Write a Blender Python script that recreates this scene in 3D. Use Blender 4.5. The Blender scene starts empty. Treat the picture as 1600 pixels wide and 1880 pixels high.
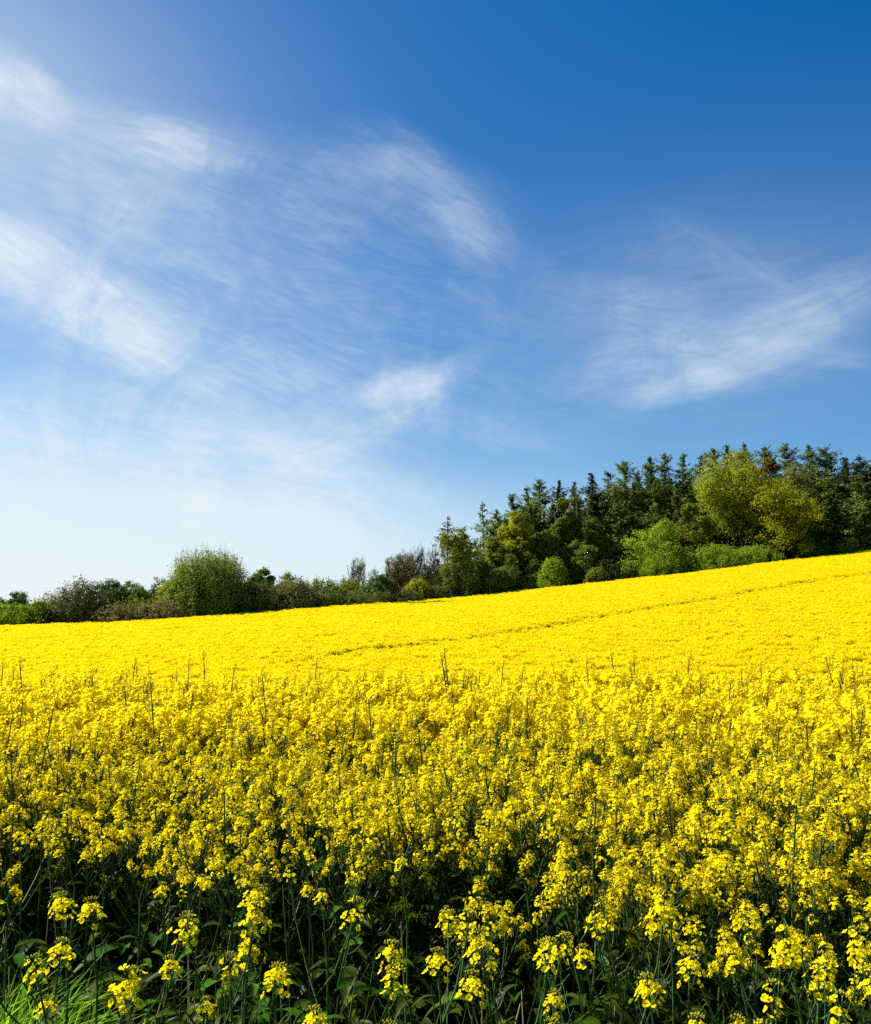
import bpy, math
import numpy as np
from mathutils import Vector, Matrix, Euler

# ------------------------------------------------------------------ camera, sky, sun, exposure
S = bpy.context.scene
COL = S.collection
R = math.radians
EYE, FPX, PITCH = 1.5, 1700.0, math.atan(220 / 1700.0)      # eye height; focal length in photo pixels; upward tilt
SUN_EL, SUN_AZ = 45.0, -68.0                               # sun: degrees up, degrees clockwise from the view direction
SUN_STRENGTH, SKY_STRENGTH, EXPOSURE = 5.0, 0.05, 1.32

cam = bpy.data.cameras.new("camera"); camo = bpy.data.objects.new("camera", cam); COL.objects.link(camo)
camo.location = (0, 0, EYE); camo.rotation_euler = (R(90) + PITCH, 0, 0)
cam.sensor_fit = 'HORIZONTAL'; cam.sensor_width = 36; cam.lens = 36 * FPX / 1600
cam.clip_start, cam.clip_end = 0.05, 12000
S.camera = camo

def ray(px, py):
    """direction of a photo pixel, scaled so that y = 1"""
    a, b = (px - 800) / FPX, (940 - py) / FPX
    d = np.array([a, math.cos(PITCH) - b * math.sin(PITCH), math.sin(PITCH) + b * math.cos(PITCH)])
    return d / d[1]
def at(px, py, Y):
    d = ray(px, py); return d * Y + np.array([0, 0, EYE])

S.view_settings.view_transform = 'Standard'; S.view_settings.look = 'None'
S.view_settings.exposure = EXPOSURE; S.view_settings.gamma = 1
S.render.engine = 'CYCLES'
cy = S.cycles
cy.max_bounces, cy.diffuse_bounces, cy.glossy_bounces, cy.transmission_bounces, cy.transparent_max_bounces = 5, 3, 1, 4, 4
cy.caustics_reflective = cy.caustics_refractive = False
cy.use_denoising = False

sl = bpy.data.lights.new("sun", 'SUN'); sl.energy = SUN_STRENGTH; sl.angle = R(0.5); sl.color = (1.0, 0.955, 0.87)
so = bpy.data.objects.new("sun", sl); COL.objects.link(so)
sdir = Vector((math.sin(R(SUN_AZ)) * math.cos(R(SUN_EL)), math.cos(R(SUN_AZ)) * math.cos(R(SUN_EL)), math.sin(R(SUN_EL))))
so.rotation_euler = (-sdir).to_track_quat('-Z', 'Y').to_euler()
so.location = sdir * 60

class NT:
    """small helper for node trees"""
    def __init__(s, nt): s.nt = nt
    def n(s, t, **kw):
        x = s.nt.nodes.new(t)
        for k, v in kw.items(): setattr(x, k, v)
        return x
    def put(s, sock, v):
        if hasattr(v, 'is_output') or isinstance(v, bpy.types.NodeSocket): s.nt.links.new(v, sock)
        else: sock.default_value = v
    def m(s, op, a, b=0.0, c=None, clamp=False):
        x = s.n('ShaderNodeMath', operation=op, use_clamp=clamp)
        s.put(x.inputs[0], a); s.put(x.inputs[1], b)
        if c is not None: s.put(x.inputs[2], c)
        return x.outputs[0]
    def vm(s, op, a, b=None):
        x = s.n('ShaderNodeVectorMath', operation=op); s.put(x.inputs[0], a)
        if b is not None: s.put(x.inputs[1], b)
        return x.outputs['Value'] if op in ('DOT_PRODUCT', 'LENGTH') else x.outputs[0]
    def rng(s, v, a, b, c=0.0, d=1.0, smooth=True):
        x = s.n('ShaderNodeMapRange'); x.interpolation_type = 'SMOOTHSTEP' if smooth else 'LINEAR'
        s.put(x.inputs[0], v)
        for i, q in enumerate((a, b, c, d)): x.inputs[1 + i].default_value = q
        return x.outputs[0]
    def noise(s, vec, scale, detail=5, rough=0.55, dist=0.0):
        x = s.n('ShaderNodeTexNoise'); s.put(x.inputs['Vector'], vec)
        x.inputs['Scale'].default_value = scale; x.inputs['Detail'].default_value = detail
        x.inputs['Roughness'].default_value = rough; x.inputs['Distortion'].default_value = dist
        return x.outputs['Fac']
    def mixc(s, f, a, b):
        x = s.n('ShaderNodeMix', data_type='RGBA'); s.put(x.inputs[0], f); s.put(x.inputs[6], a); s.put(x.inputs[7], b)
        return x.outputs[2]

def build_world():
    w = bpy.data.worlds.new("World"); S.world = w; w.use_nodes = True
    w.cycles.sampling_method = 'NONE'
    nt = w.node_tree; nt.nodes.clear(); N = NT(nt)
    out = N.n('ShaderNodeOutputWorld'); bg = N.n('ShaderNodeBackground'); bg.inputs['Strength'].default_value = SKY_STRENGTH
    nt.links.new(bg.outputs[0], out.inputs[0])
    sky = N.n('ShaderNodeTexSky', sky_type='NISHITA'); sky.sun_disc = False
    sky.sun_elevation = R(SUN_EL); sky.sun_rotation = R(SUN_AZ)
    sky.altitude = 100; sky.air_density = 1.0; sky.dust_density = 0.1; sky.ozone_density = 6.0
    # deep clear-air blue: the sky's own colour with little red left in it, as through a polariser
    sep = N.n('ShaderNodeSeparateColor'); N.put(sep.inputs[0], sky.outputs[0]); k = 1.0 / (2 ** EXPOSURE * SKY_STRENGTH)
    cg_ = N.m('MULTIPLY', N.m('POWER', N.m('MULTIPLY', sep.outputs[1], 0.1), 1.25), 1.38 * k)
    cr_ = N.m('MINIMUM', N.m('MULTIPLY', N.m('MAXIMUM', N.m('SUBTRACT', sep.outputs[0], 0.72), 0.02), 0.080 * k), N.m('MULTIPLY', cg_, 0.55))
    cb_ = N.m('MULTIPLY', sep.outputs[2], 0.125 * k)
    cmbc = N.n('ShaderNodeCombineColor')
    for q_, v_ in enumerate((cr_, cg_, cb_)): N.put(cmbc.inputs[q_], v_)
    base = cmbc.outputs[0]
    tc = N.n('ShaderNodeTexCoord'); d = N.vm('NORMALIZE', tc.outputs['Generated'])
    brk = N.rng(N.noise(d, 7.0, 5, 0.6, 1.2), .36, .62); brk = N.m('ADD', N.m('MULTIPLY', brk, .58), .50)      # uneven thickness of the cirrus
    # shared wispy fibres, laid in the sky's own direction space
    total = None
    for (cx, cy_, rl, rw, ang, stg, fib, seed) in CLOUDS:
        c = Vector(ray(cx, cy_)).normalized()
        t = math.radians(ang)
        c2 = Vector(ray(cx + math.cos(t), cy_ + math.sin(t))).normalized()
        e1 = (c2 - c); e1 -= c * e1.dot(c); e1.normalize(); e2 = c.cross(e1)
        k1, k2 = FPX / rl, FPX / rw
        a = N.vm('DOT_PRODUCT', d, tuple(e1 * k1)); b = N.vm('DOT_PRODUCT', d, tuple(e2 * k2))
        cmb = N.n('ShaderNodeCombineXYZ'); N.put(cmb.inputs[0], a); N.put(cmb.inputs[1], b); cmb.inputs[2].default_value = 0
        r2 = N.m('ADD', N.m('MULTIPLY', a, a), N.m('MULTIPLY', b, b))
        if fib > 0:
            mp = N.n('ShaderNodeMapping'); N.put(mp.inputs[0], cmb.outputs[0])
            mp.inputs['Location'].default_value = (seed * 3.7, seed * 1.3, seed)
            asp = rl / 130.0; asw = rw / 30.0
            mp.inputs['Scale'].default_value = (asp, asw, 1)
            nz = N.noise(mp.outputs[0], 1.0, 7, 0.62, 1.7)
            nz2 = N.noise(mp.outputs[0], 0.30, 4, 0.55, 0.8)
            r2 = N.m('ADD', r2, N.m('MULTIPLY', N.m('SUBTRACT', nz2, 0.5), 2.0 * fib))
            env = N.rng(r2, 1.15, -0.25)
            fibm = N.rng(nz, 0.22, 0.80)
            env = N.m('MULTIPLY', N.m('MULTIPLY', env, brk), N.m('ADD', N.m('MULTIPLY', fibm, fib), 1.0 - fib))
        else:
            env = N.m('POWER', 2.718, N.m('MULTIPLY', r2, -1.0))
        front = N.m('GREATER_THAN', N.vm('DOT_PRODUCT', d, tuple(c)), 0.0)
        env = N.m('MULTIPLY', N.m('MULTIPLY', env, front), stg)
        inv = N.m('SUBTRACT', 1.0, env)
        total = inv if total is None else N.m('MULTIPLY', total, inv)
    cloud = N.m('SUBTRACT', 1.0, total, clamp=True)
    white = tuple(x * k for x in (0.82, 0.90, 0.95)) + (1,)
    nt.links.new(N.mixc(cloud, base, white), bg.inputs['Color'])

# sky grade and cirrus: (photo x, y, half length, half width, slope deg, opacity, fibre share, seed) -> directions in the sky
CLOUDS = [
    (-150, 140, 380, 240, 20, .36, 0, 0), (-5, 155, 115, 75, 25, .85, .55, 1), (80, 200, 170, 45, 20, .25, .8, 33),
    (-40, 420, 480, 460, 20, .16, 0, 0), (350, 900, 700, 240, 8, .10, 0, 0),
    (300, 250, 200, 62, 14, .55, .75, 2), (345, 262, 110, 42, 18, .62, .5, 34), (240, 385, 130, 60, -52, .34, .75, 3), (90, 330, 260, 80, 10, .22, .85, 35),
    (130, 545, 310, 105, 32, .80, .6, 4), (40, 490, 170, 70, 28, .65, .5, 5), (190, 600, 160, 50, 30, .45, .6, 36),
    (775, 360, 240, 110, 28, .28, .7, 6), (840, 395, 120, 65, 34, .22, .6, 37), (740, 305, 90, 40, 15, .22, .6, 38), (540, 300, 230, 70, 14, .14, .85, 7),
    (1300, 650, 290, 85, -12, .34, .75, 8), (1270, 705, 150, 36, -16, .48, .55, 9), (1400, 640, 160, 50, -22, .26, .6, 39), (1170, 590, 220, 80, 16, .20, .8, 10),
    (1490, 565, 220, 60, -26, .28, .8, 11), (1530, 655, 150, 24, 6, .20, .7, 12), (1300, 600, 440, 220, -6, .13, 0, 0), (1330, 470, 160, 50, 30, .12, .8, 40),
    (640, 770, 270, 75, -22, .58, .7, 13), (725, 712, 90, 40, -10, .60, .55, 14), (610, 790, 130, 40, 10, .35, .6, 41), (500, 745, 240, 60, 20, .48, .75, 15), (830, 680, 90, 30, -35, .26, .7, 42),
    (260, 560, 640, 340, 24, .28, .9, 30), (1250, 590, 460, 220, -8, .12, .9, 31), (640, 620, 540, 250, 14, .25, .9, 32), (450, 480, 340, 130, 26, .14, .8, 46), (120, 730, 420, 60, 6, .30, .75, 47), (420, 800, 360, 55, 14, .30, .75, 48), (900, 780, 260, 60, 6, .12, .8, 49), (560, 690, 200, 45, 28, .20, .7, 50), (400, 640, 320, 60, 20, .18, .85, 43),
    (350, 850, 560, 90, 13, .68, .8, 17), (160, 860, 420, 80, 8, .78, .75, 18), (640, 880, 280, 60, 14, .30, .7, 19), (300, 770, 300, 40, 18, .26, .8, 44), (190, 690, 300, 50, 6, .22, .8, 23),
    (40, 1100, 950, 200, 4, .95, 0, 0), (0, 970, 600, 150, 4, .60, 0, 0), (800, 1090, 700, 150, -4, .50, 0, 0), (220, 935, 560, 80, 6, .60, .75, 20), (520, 960, 360, 50, 8, .40, .6, 45),
]
build_world()

# ------------------------------------------------------------------ helpers
rng = np.random.default_rng(11)

class MB:
    """collects quads and triangles and links them as ONE mesh"""
    def __init__(s): s.V = []; s.F4 = []; s.F3 = []; s.M4 = []; s.M3 = []; s.nv = 0
    def add(s, V, F, mat=0):
        V = np.asarray(V, float).reshape(-1, 3); F = np.asarray(F, np.int64)
        s.V.append(V)
        if F.shape[1] == 4: s.F4.append(F + s.nv); s.M4.append(np.full(len(F), mat))
        else: s.F3.append(F + s.nv); s.M3.append(np.full(len(F), mat))
        s.nv += len(V)
    def merge(s, o, M=None, mats=None):
        """append another builder, transformed by a 4x4 numpy matrix"""
        V = np.concatenate(o.V)
        if M is not None: V = V @ M[:3, :3].T + M[:3, 3]
        b = s.nv; s.V.append(V); s.nv += len(V)
        for A, MM, dA, dM in ((o.F4, o.M4, s.F4, s.M4), (o.F3, o.M3, s.F3, s.M3)):
            for f, mi in zip(A, MM):
                dA.append(f + b); dM.append(mi if mats is None else np.array(mats)[mi])
    def mesh(s, name, mats, extra_points=None):
        V = np.concatenate(s.V); n0 = len(V)
        if extra_points is not None: V = np.concatenate([V, extra_points])
        F4 = np.concatenate(s.F4) if s.F4 else np.zeros((0, 4), int); F3 = np.concatenate(s.F3) if s.F3 else np.zeros((0, 3), int)
        mi = np.concatenate((s.M4 if s.M4 else [np.zeros(0, int)]) + (s.M3 if s.M3 else [np.zeros(0, int)]))
        me = bpy.data.meshes.new(name)
        me.vertices.add(len(V)); me.vertices.foreach_set('co', V.astype(np.float32).ravel())
        li = np.concatenate([F4.ravel(), F3.ravel()]).astype(np.int32)
        me.loops.add(len(li)); me.loops.foreach_set('vertex_index', li)
        npol = len(F4) + len(F3); me.polygons.add(npol)
        me.polygons.foreach_set('loop_start', np.concatenate([np.arange(len(F4)) * 4, len(F4) * 4 + np.arange(len(F3)) * 3]).astype(np.int32))
        me.polygons.foreach_set('material_index', mi.astype(np.int32))
        me.update(calc_edges=True)
        for m in (mats if isinstance(mats, (list, tuple)) else [mats]): me.materials.append(m)
        return me
    def build(s, name, mats, parent=None, loc=None):
        o = bpy.data.objects.new(name, s.mesh(name, mats)); COL.objects.link(o)
        if parent is not None: o.parent = parent
        if loc is not None: o.location = loc
        return o

def tag(o, label=None, cat=None, group=None, kind=None):
    if label: o['label'] = label
    if cat: o['category'] = cat
    if group: o['group'] = group
    if kind: o['kind'] = kind
    return o
def empty(name, loc, rz=0.0):
    o = bpy.data.objects.new(name, None); COL.objects.link(o); o.empty_display_size = 0.2
    o.location = loc; o.rotation_euler = (0, 0, rz); return o

def unit(v):
    v = np.asarray(v, float); return v / (np.linalg.norm(v, axis=-1, keepdims=True) + 1e-12)

def tube(mb, P, rad, k=4, mat=0):
    P = np.asarray(P, float); n = len(P); rad = np.broadcast_to(np.asarray(rad, float), (n,))
    T = unit(np.gradient(P, axis=0))
    ref = np.array([1.0, 0, 0]) if abs(T[0][0]) < 0.8 else np.array([0, 1.0, 0])
    A = unit(np.cross(T, ref)); B = np.cross(T, A)
    th = np.arange(k) * 2 * math.pi / k
    V = P[:, None, :] + rad[:, None, None] * (np.cos(th)[None, :, None] * A[:, None, :] + np.sin(th)[None, :, None] * B[:, None, :])
    i = np.arange(n - 1)[:, None] * k; j = np.arange(k)[None, :]; j2 = (j + 1) % k
    F = np.stack([i + j, i + j2, i + k + j2, i + k + j], -1).reshape(-1, 4)
    mb.add(V.reshape(-1, 3), F, mat)

def cards(mb, C, L, W, axis=None, spread=1.0, mat=0, r=rng, face=None):
    """leaf-sized diamonds at points C: length L, width W, long side along axis (+ random)"""
    C = np.asarray(C, float); n = len(C)
    a = r.normal(size=(n, 3)) * spread
    if axis is not None: a = a + np.asarray(axis)
    if face is not None:                                       # leaves turn their faces outwards, to the light
        nn_ = unit(unit(face) + r.normal(size=(n, 3)) * .42 + np.array([0, 0, .25])); a = unit(np.cross(nn_, a)); b = np.cross(nn_, a)
    else:
        a = unit(a); b = unit(np.cross(a, r.normal(size=(n, 3))))
    L = np.broadcast_to(L, (n,))[:, None] * r.uniform(.65, 1.3, (n, 1)); W = np.broadcast_to(W, (n,))[:, None] * r.uniform(.65, 1.3, (n, 1))
    nn = np.cross(a, b) * W * 0.25
    V = np.stack([C - a * L / 2, C + b * W / 2 + nn, C + a * L / 2, C - b * W / 2 + nn], 1).reshape(-1, 3)
    mb.add(V, np.arange(4 * n).reshape(n, 4), mat)

# ------------------------------------------------------------------ materials
MATS = {}
def leaf_mat(name, c, trans=0.4, var=0.35, objvar=0.12, gloss=0.0, tint=None):
    """foliage: diffuse + translucent, each leaf a little different, each plant a little different"""
    m = bpy.data.materials.new(name); m.use_nodes = True; nt = m.node_tree; nt.nodes.clear(); N = NT(nt)
    out = N.n('ShaderNodeOutputMaterial'); geo = N.n('ShaderNodeNewGeometry'); oi = N.n('ShaderNodeObjectInfo')
    k = N.m('ADD', N.m('MULTIPLY', geo.outputs['Random Per Island'], 2 * var), 1 - var)
    k = N.m('MULTIPLY', k, N.m('ADD', N.m('MULTIPLY', oi.outputs['Random'], 2 * objvar), 1 - objvar))
    c2 = tint or (c[0] * 1.35, c[1] * 1.0, c[2] * 0.7)
    col = N.mixc(N.m('FRACT', N.m('MULTIPLY', geo.outputs['Random Per Island'], 17.3)), tuple(c) + (1,), tuple(c2) + (1,))
    col = N.vm('SCALE', col)
    sc = nt.nodes[-1]; nt.links.new(k, sc.inputs['Scale'])
    d = N.n('ShaderNodeBsdfDiffuse'); nt.links.new(col, d.inputs[0])
    t = N.n('ShaderNodeBsdfTranslucent'); nt.links.new(col, t.inputs[0])
    mx = N.n('ShaderNodeMixShader'); mx.inputs[0].default_value = trans
    nt.links.new(d.outputs[0], mx.inputs[1]); nt.links.new(t.outputs[0], mx.inputs[2]); res = mx.outputs[0]
    if gloss:
        g = N.n('ShaderNodeBsdfGlossy'); g.inputs['Roughness'].default_value = 0.42; g.inputs['Color'].default_value = (.9, .95, 1, 1)
        mg = N.n('ShaderNodeMixShader'); mg.inputs[0].default_value = gloss
        nt.links.new(res, mg.inputs[1]); nt.links.new(g.outputs[0], mg.inputs[2]); res = mg.outputs[0]
    nt.links.new(res, out.inputs[0]); MATS[name] = m; return m
def bark_mat(name, c, scale=6):
    m = bpy.data.materials.new(name); m.use_nodes = True; nt = m.node_tree; N = NT(nt)
    p = nt.nodes['Principled BSDF']; p.inputs['Roughness'].default_value = 0.85; p.inputs['Specular IOR Level'].default_value = 0.2
    tc = N.n('ShaderNodeTexCoord'); nz = N.noise(tc.outputs['Object'], scale, 5)
    nt.links.new(N.mixc(N.rng(nz, .3, .7), tuple(x * .6 for x in c) + (1,), tuple(x * 1.4 for x in c) + (1,)), p.inputs['Base Color'])
    MATS[name] = m; return m

leaf_mat('petal', (0.90, 0.71, 0.006), .50, .06, .03, tint=(0.93, 0.78, 0.010))
leaf_mat('bud', (0.30, 0.33, 0.03), .25, .25, .1)
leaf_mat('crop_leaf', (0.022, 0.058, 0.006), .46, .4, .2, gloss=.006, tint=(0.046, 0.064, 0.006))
leaf_mat('weed_leaf', (0.050, 0.145, 0.014), .5, .4, .1)
leaf_mat('grass_blade', (0.16, 0.34, 0.025), .5, .4, .1)
leaf_mat('dry_straw', (0.20, 0.19, 0.12), .1, .4, .1)
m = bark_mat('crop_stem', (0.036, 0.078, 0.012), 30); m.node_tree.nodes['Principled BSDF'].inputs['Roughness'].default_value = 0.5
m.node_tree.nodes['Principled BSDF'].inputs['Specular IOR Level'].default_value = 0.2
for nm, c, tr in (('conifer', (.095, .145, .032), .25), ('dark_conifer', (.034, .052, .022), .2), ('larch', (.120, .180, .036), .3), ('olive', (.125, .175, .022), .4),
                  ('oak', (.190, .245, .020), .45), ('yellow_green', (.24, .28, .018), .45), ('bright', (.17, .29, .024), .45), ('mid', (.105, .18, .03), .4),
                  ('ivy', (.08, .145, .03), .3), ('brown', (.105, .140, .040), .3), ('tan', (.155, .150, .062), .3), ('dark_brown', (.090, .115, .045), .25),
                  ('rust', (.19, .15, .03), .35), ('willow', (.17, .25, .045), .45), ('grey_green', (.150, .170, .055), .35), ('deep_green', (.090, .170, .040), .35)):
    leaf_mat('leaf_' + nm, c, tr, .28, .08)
bark_mat('bark', (.045, .036, .026)); bark_mat('bark_dark', (.022, .018, .014)); bark_mat('bark_grey', (.075, .066, .055)); bark_mat('bark_tan', (.10, .075, .045))

# ------------------------------------------------------------------ terrain
_E = [(-300, 1149, 93), (0, 1148, 95), (170, 1143, 97), (340, 1133, 100), (500, 1121, 105), (685, 1107, 112), (760, 1103, 129), (860, 1095, 132), (960, 1083, 134),
      (1060, 1073, 135), (1160, 1062, 136), (1260, 1051, 137), (1380, 1035, 138), (1500, 1022, 139), (1600, 1010, 140), (1900, 975, 143), (2300, 935, 145)]
CROP = 1.04
_EU = np.array([ray(a, b)[0] for a, b, d in _E]); _ED = np.array([d for a, b, d in _E], float)
_EZ = np.array([at(a, b, d)[2] - CROP for a, b, d in _E])
def smooth(t): t = np.clip(t, 0, 1); return t * t * (3 - 2 * t)
def edge_D(u): return np.interp(u, _EU, _ED)
def ground(x, y):
    x = np.asarray(x, float); y = np.asarray(y, float); ys = np.maximum(y, 4.5); u = x / ys
    D = np.zeros_like(u); Z = np.zeros_like(u)
    for du in (-.03, 0, .03): D = D + np.interp(u + du, _EU, _ED) / 3; Z = Z + np.interp(u + du, _EU, _EZ) / 3
    Z = np.where(np.abs(du) > 1, Z, np.interp(u, _EU, _EZ)); D = np.interp(u, _EU, _ED)
    z0 = -1.75 + 0.9 * np.clip(u, -.6, .6)
    near = z0 * smooth((ys - 6.0) / 10.0)
    t = (ys - 30) / (D - 30)
    far = z0 + (Z - z0) * np.clip(t, 0, 1) ** 1.0
    ex = ys - D
    hill = np.where(u > -.04, 0.06 * smooth((u + .06) / .12), 0.0)
    beyond = Z + hill * np.clip(ex, 0, 60) - 0.014 * np.clip(ex - 60, 0, 4000) * (1 - np.exp(-np.clip(ex - 60, 0, 4000) / 200))
    beyond = np.maximum(beyond, -25)
    z = np.where(ys < 30, near, np.where(ex < 0, far, beyond))
    return z
def gz(x, y): return float(ground(np.array([x]), np.array([y]))[0])

gy = np.concatenate([np.linspace(-60, 0, 13), np.linspace(1, 30, 40), np.linspace(31, 150, 90), np.linspace(155, 300, 25), np.geomspace(330, 6000, 25)])
gu = np.concatenate([np.linspace(-3, -.62, 14), np.linspace(-.6, .6, 90), np.linspace(.62, 3, 14)])
YY, UU = np.meshgrid(gy, gu, indexing='ij'); XX = UU * np.maximum(YY, 12.0)
ZZ = ground(XX, YY); ny, nu = YY.shape
mb = MB(); ii = (np.arange(ny - 1)[:, None] * nu + np.arange(nu - 1)[None, :]).ravel()
mb.add(np.stack([XX, YY, ZZ], -1), np.stack([ii, ii + 1, ii + nu + 1, ii + nu], -1))
gm = bpy.data.materials.new('soil_and_turf'); gm.use_nodes = True; N = NT(gm.node_tree)
p = gm.node_tree.nodes['Principled BSDF']; p.inputs['Roughness'].default_value = .95; p.inputs['Specular IOR Level'].default_value = .1
tc = N.n('ShaderNodeTexCoord')
cA = N.mixc(N.rng(N.noise(tc.outputs['Object'], 9, 6), .35, .65), (.045, .034, .020, 1), (.05, .075, .02, 1))
gm.node_tree.links.new(N.mixc(N.rng(N.noise(tc.outputs['Object'], .6, 4), .4, .6), cA, (.06, .07, .02, 1)), p.inputs['Base Color'])
tag(mb.build('ground', gm), 'sloping ground under the crop and the wood', None, None, 'structure')

# ------------------------------------------------------------------ rapeseed: flower heads, plants
def basis(d):
    d = unit(d); ref = np.array([0, 0, 1.0]) if abs(d[2]) < .9 else np.array([1.0, 0, 0])
    a = unit(np.cross(d, ref)); return a, np.cross(d, a), d

def make_raceme(r, n=26, La=.075, rad=.022, fl=.0078, lod=0):
    """flower head about its own axis +z: bud dome on top, open four-petalled flowers round it, pods below. mats: petal, bud, stem"""
    mb = MB(); lump = r.random(5)
    for i in range(n):
        t = (i + r.uniform(-.3, .3)) / n; th = (i * 2.39996 + r.uniform(-.4, .4)) % 6.2832
        zz = La * (.02 + .86 * t) + r.normal(0, .006); rr = rad * (1.08 - .58 * t ** 1.6) * r.uniform(.5, 1.35)
        if lump[int(th / 6.2832 * 5) % 5] > t + .68: continue
        o = np.array([math.cos(th) * rr, math.sin(th) * rr, zz])
        nd = unit(np.array([math.cos(th), math.sin(th), .55 + .9 * t]) + r.normal(0, .25, 3))
        a, b, c = basis(nd); ph = r.uniform(0, 6.28); op = r.uniform(.55, 1.0) * (1 - .35 * max(0, t - .75) * 4)
        if lod < 2: tube(mb, [[0, 0, zz - .010], o * .6 + np.array([0, 0, (zz - .006) * .4]), o], .0007, 3, 2)
        for q in range(4):
            g = ph + q * math.pi / 2 + r.normal(0, .12); e = math.cos(g) * a + math.sin(g) * b
            lift = r.uniform(.05, .35) + (1 - op) * 1.2; e = unit(e + c * lift); s = np.cross(c, e); s = unit(s)
            l = fl * r.uniform(.85, 1.15); w = l * .46; dr = -c * l * r.uniform(0, .25)
            if lod == 0:
                mb.add([o + e * l * .12, o + e * l * .6 + s * w, o + e * l * .98 + s * w * .62 + dr, o + e * l * .98 - s * w * .62 + dr, o + e * l * .6 - s * w], [[1, 2, 3, 4]], 0)
                mb.add([o + e * l * .12, o + e * l * .6 + s * w, o + e * l * .6 - s * w], [[0, 1, 2]], 0)
            else:
                mb.add([o, o + e * l * .7 + s * w * 1.1, o + e * l + dr, o + e * l * .7 - s * w * 1.1], [[0, 1, 2, 3]], 0)
    for i in range(18 if lod == 0 else 8):                    # closed buds
        th = i * 2.39996; q = math.sqrt((i + .5) / 18); rr = .012 * q; zz = La * (.98 + .10 * (1 - q * q)) + r.normal(0, .001)
        o = np.array([math.cos(th) * rr, math.sin(th) * rr, zz]); dd = unit([math.cos(th) * q, math.sin(th) * q, 1.3]); a, b, c = basis(dd)
        l, w = .0065, .0019
        V = [o, o + c * l * .5 + a * w, o + c * l * .5 + b * w, o + c * l * .5 - a * w, o + c * l * .5 - b * w, o + c * l]
        mb.add(V, [[0, 1, 2], [0, 2, 3], [0, 3, 4], [0, 4, 1], [5, 2, 1], [5, 3, 2], [5, 4, 3], [5, 1, 4]], 1)
    for i in range(9 if lod == 0 else 5):                     # young pods below the flowers
        th = i * 2.39996 + r.uniform(-.5, .5); zz = -.008 - .010 * i; l = .025 + .0035 * i
        dd = np.array([math.cos(th), math.sin(th), 0]); o = np.array([0, 0, zz])
        tube(mb, [o, o + dd * l * .4 + [0, 0, l * .15], o + dd * l * .75 + [0, 0, l * .6]], [.0006, .0009, .0006], 3, 2)
    tube(mb, [[0, 0, -.10], [0, 0, La * .5], [0, 0, La]], [.0022, .0017, .0012], 4, 2)
    return mb

def leaf_strip(mb, r, base, out, L, W, mat=0, droop=.5, lobed=True):
    """one broad leaf: a folded, drooping strip with a wavy edge"""
    n = 6; a = unit([out[0], out[1], 0]); s = np.array([-a[1], a[0], 0]); rise = out[2]
    t = np.linspace(0, 1, n); P = np.array(base) + a * (t * L)[:, None] + np.array([0, 0, 1]) * (L * (rise * t - droop * t * t))[:, None]
    w = W * np.array([.18, .55, .8, 1., .7, .06]) * (r.uniform(.75, 1.2, n) if lobed else 1)
    up = np.array([0, 0, 1]) * (w * r.uniform(.1, .6))[:, None]
    V = np.concatenate([P + s * w[:, None] * .5 + up, P, P - s * w[:, None] * .5 + up])
    i = np.arange(n - 1); F = np.concatenate([np.stack([i, i + 1, i + 1 + n, i + n], -1), np.stack([i + n, i + n + 1, i + 1 + 2 * n, i + 2 * n], -1)])
    mb.add(V, F, mat)

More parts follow.
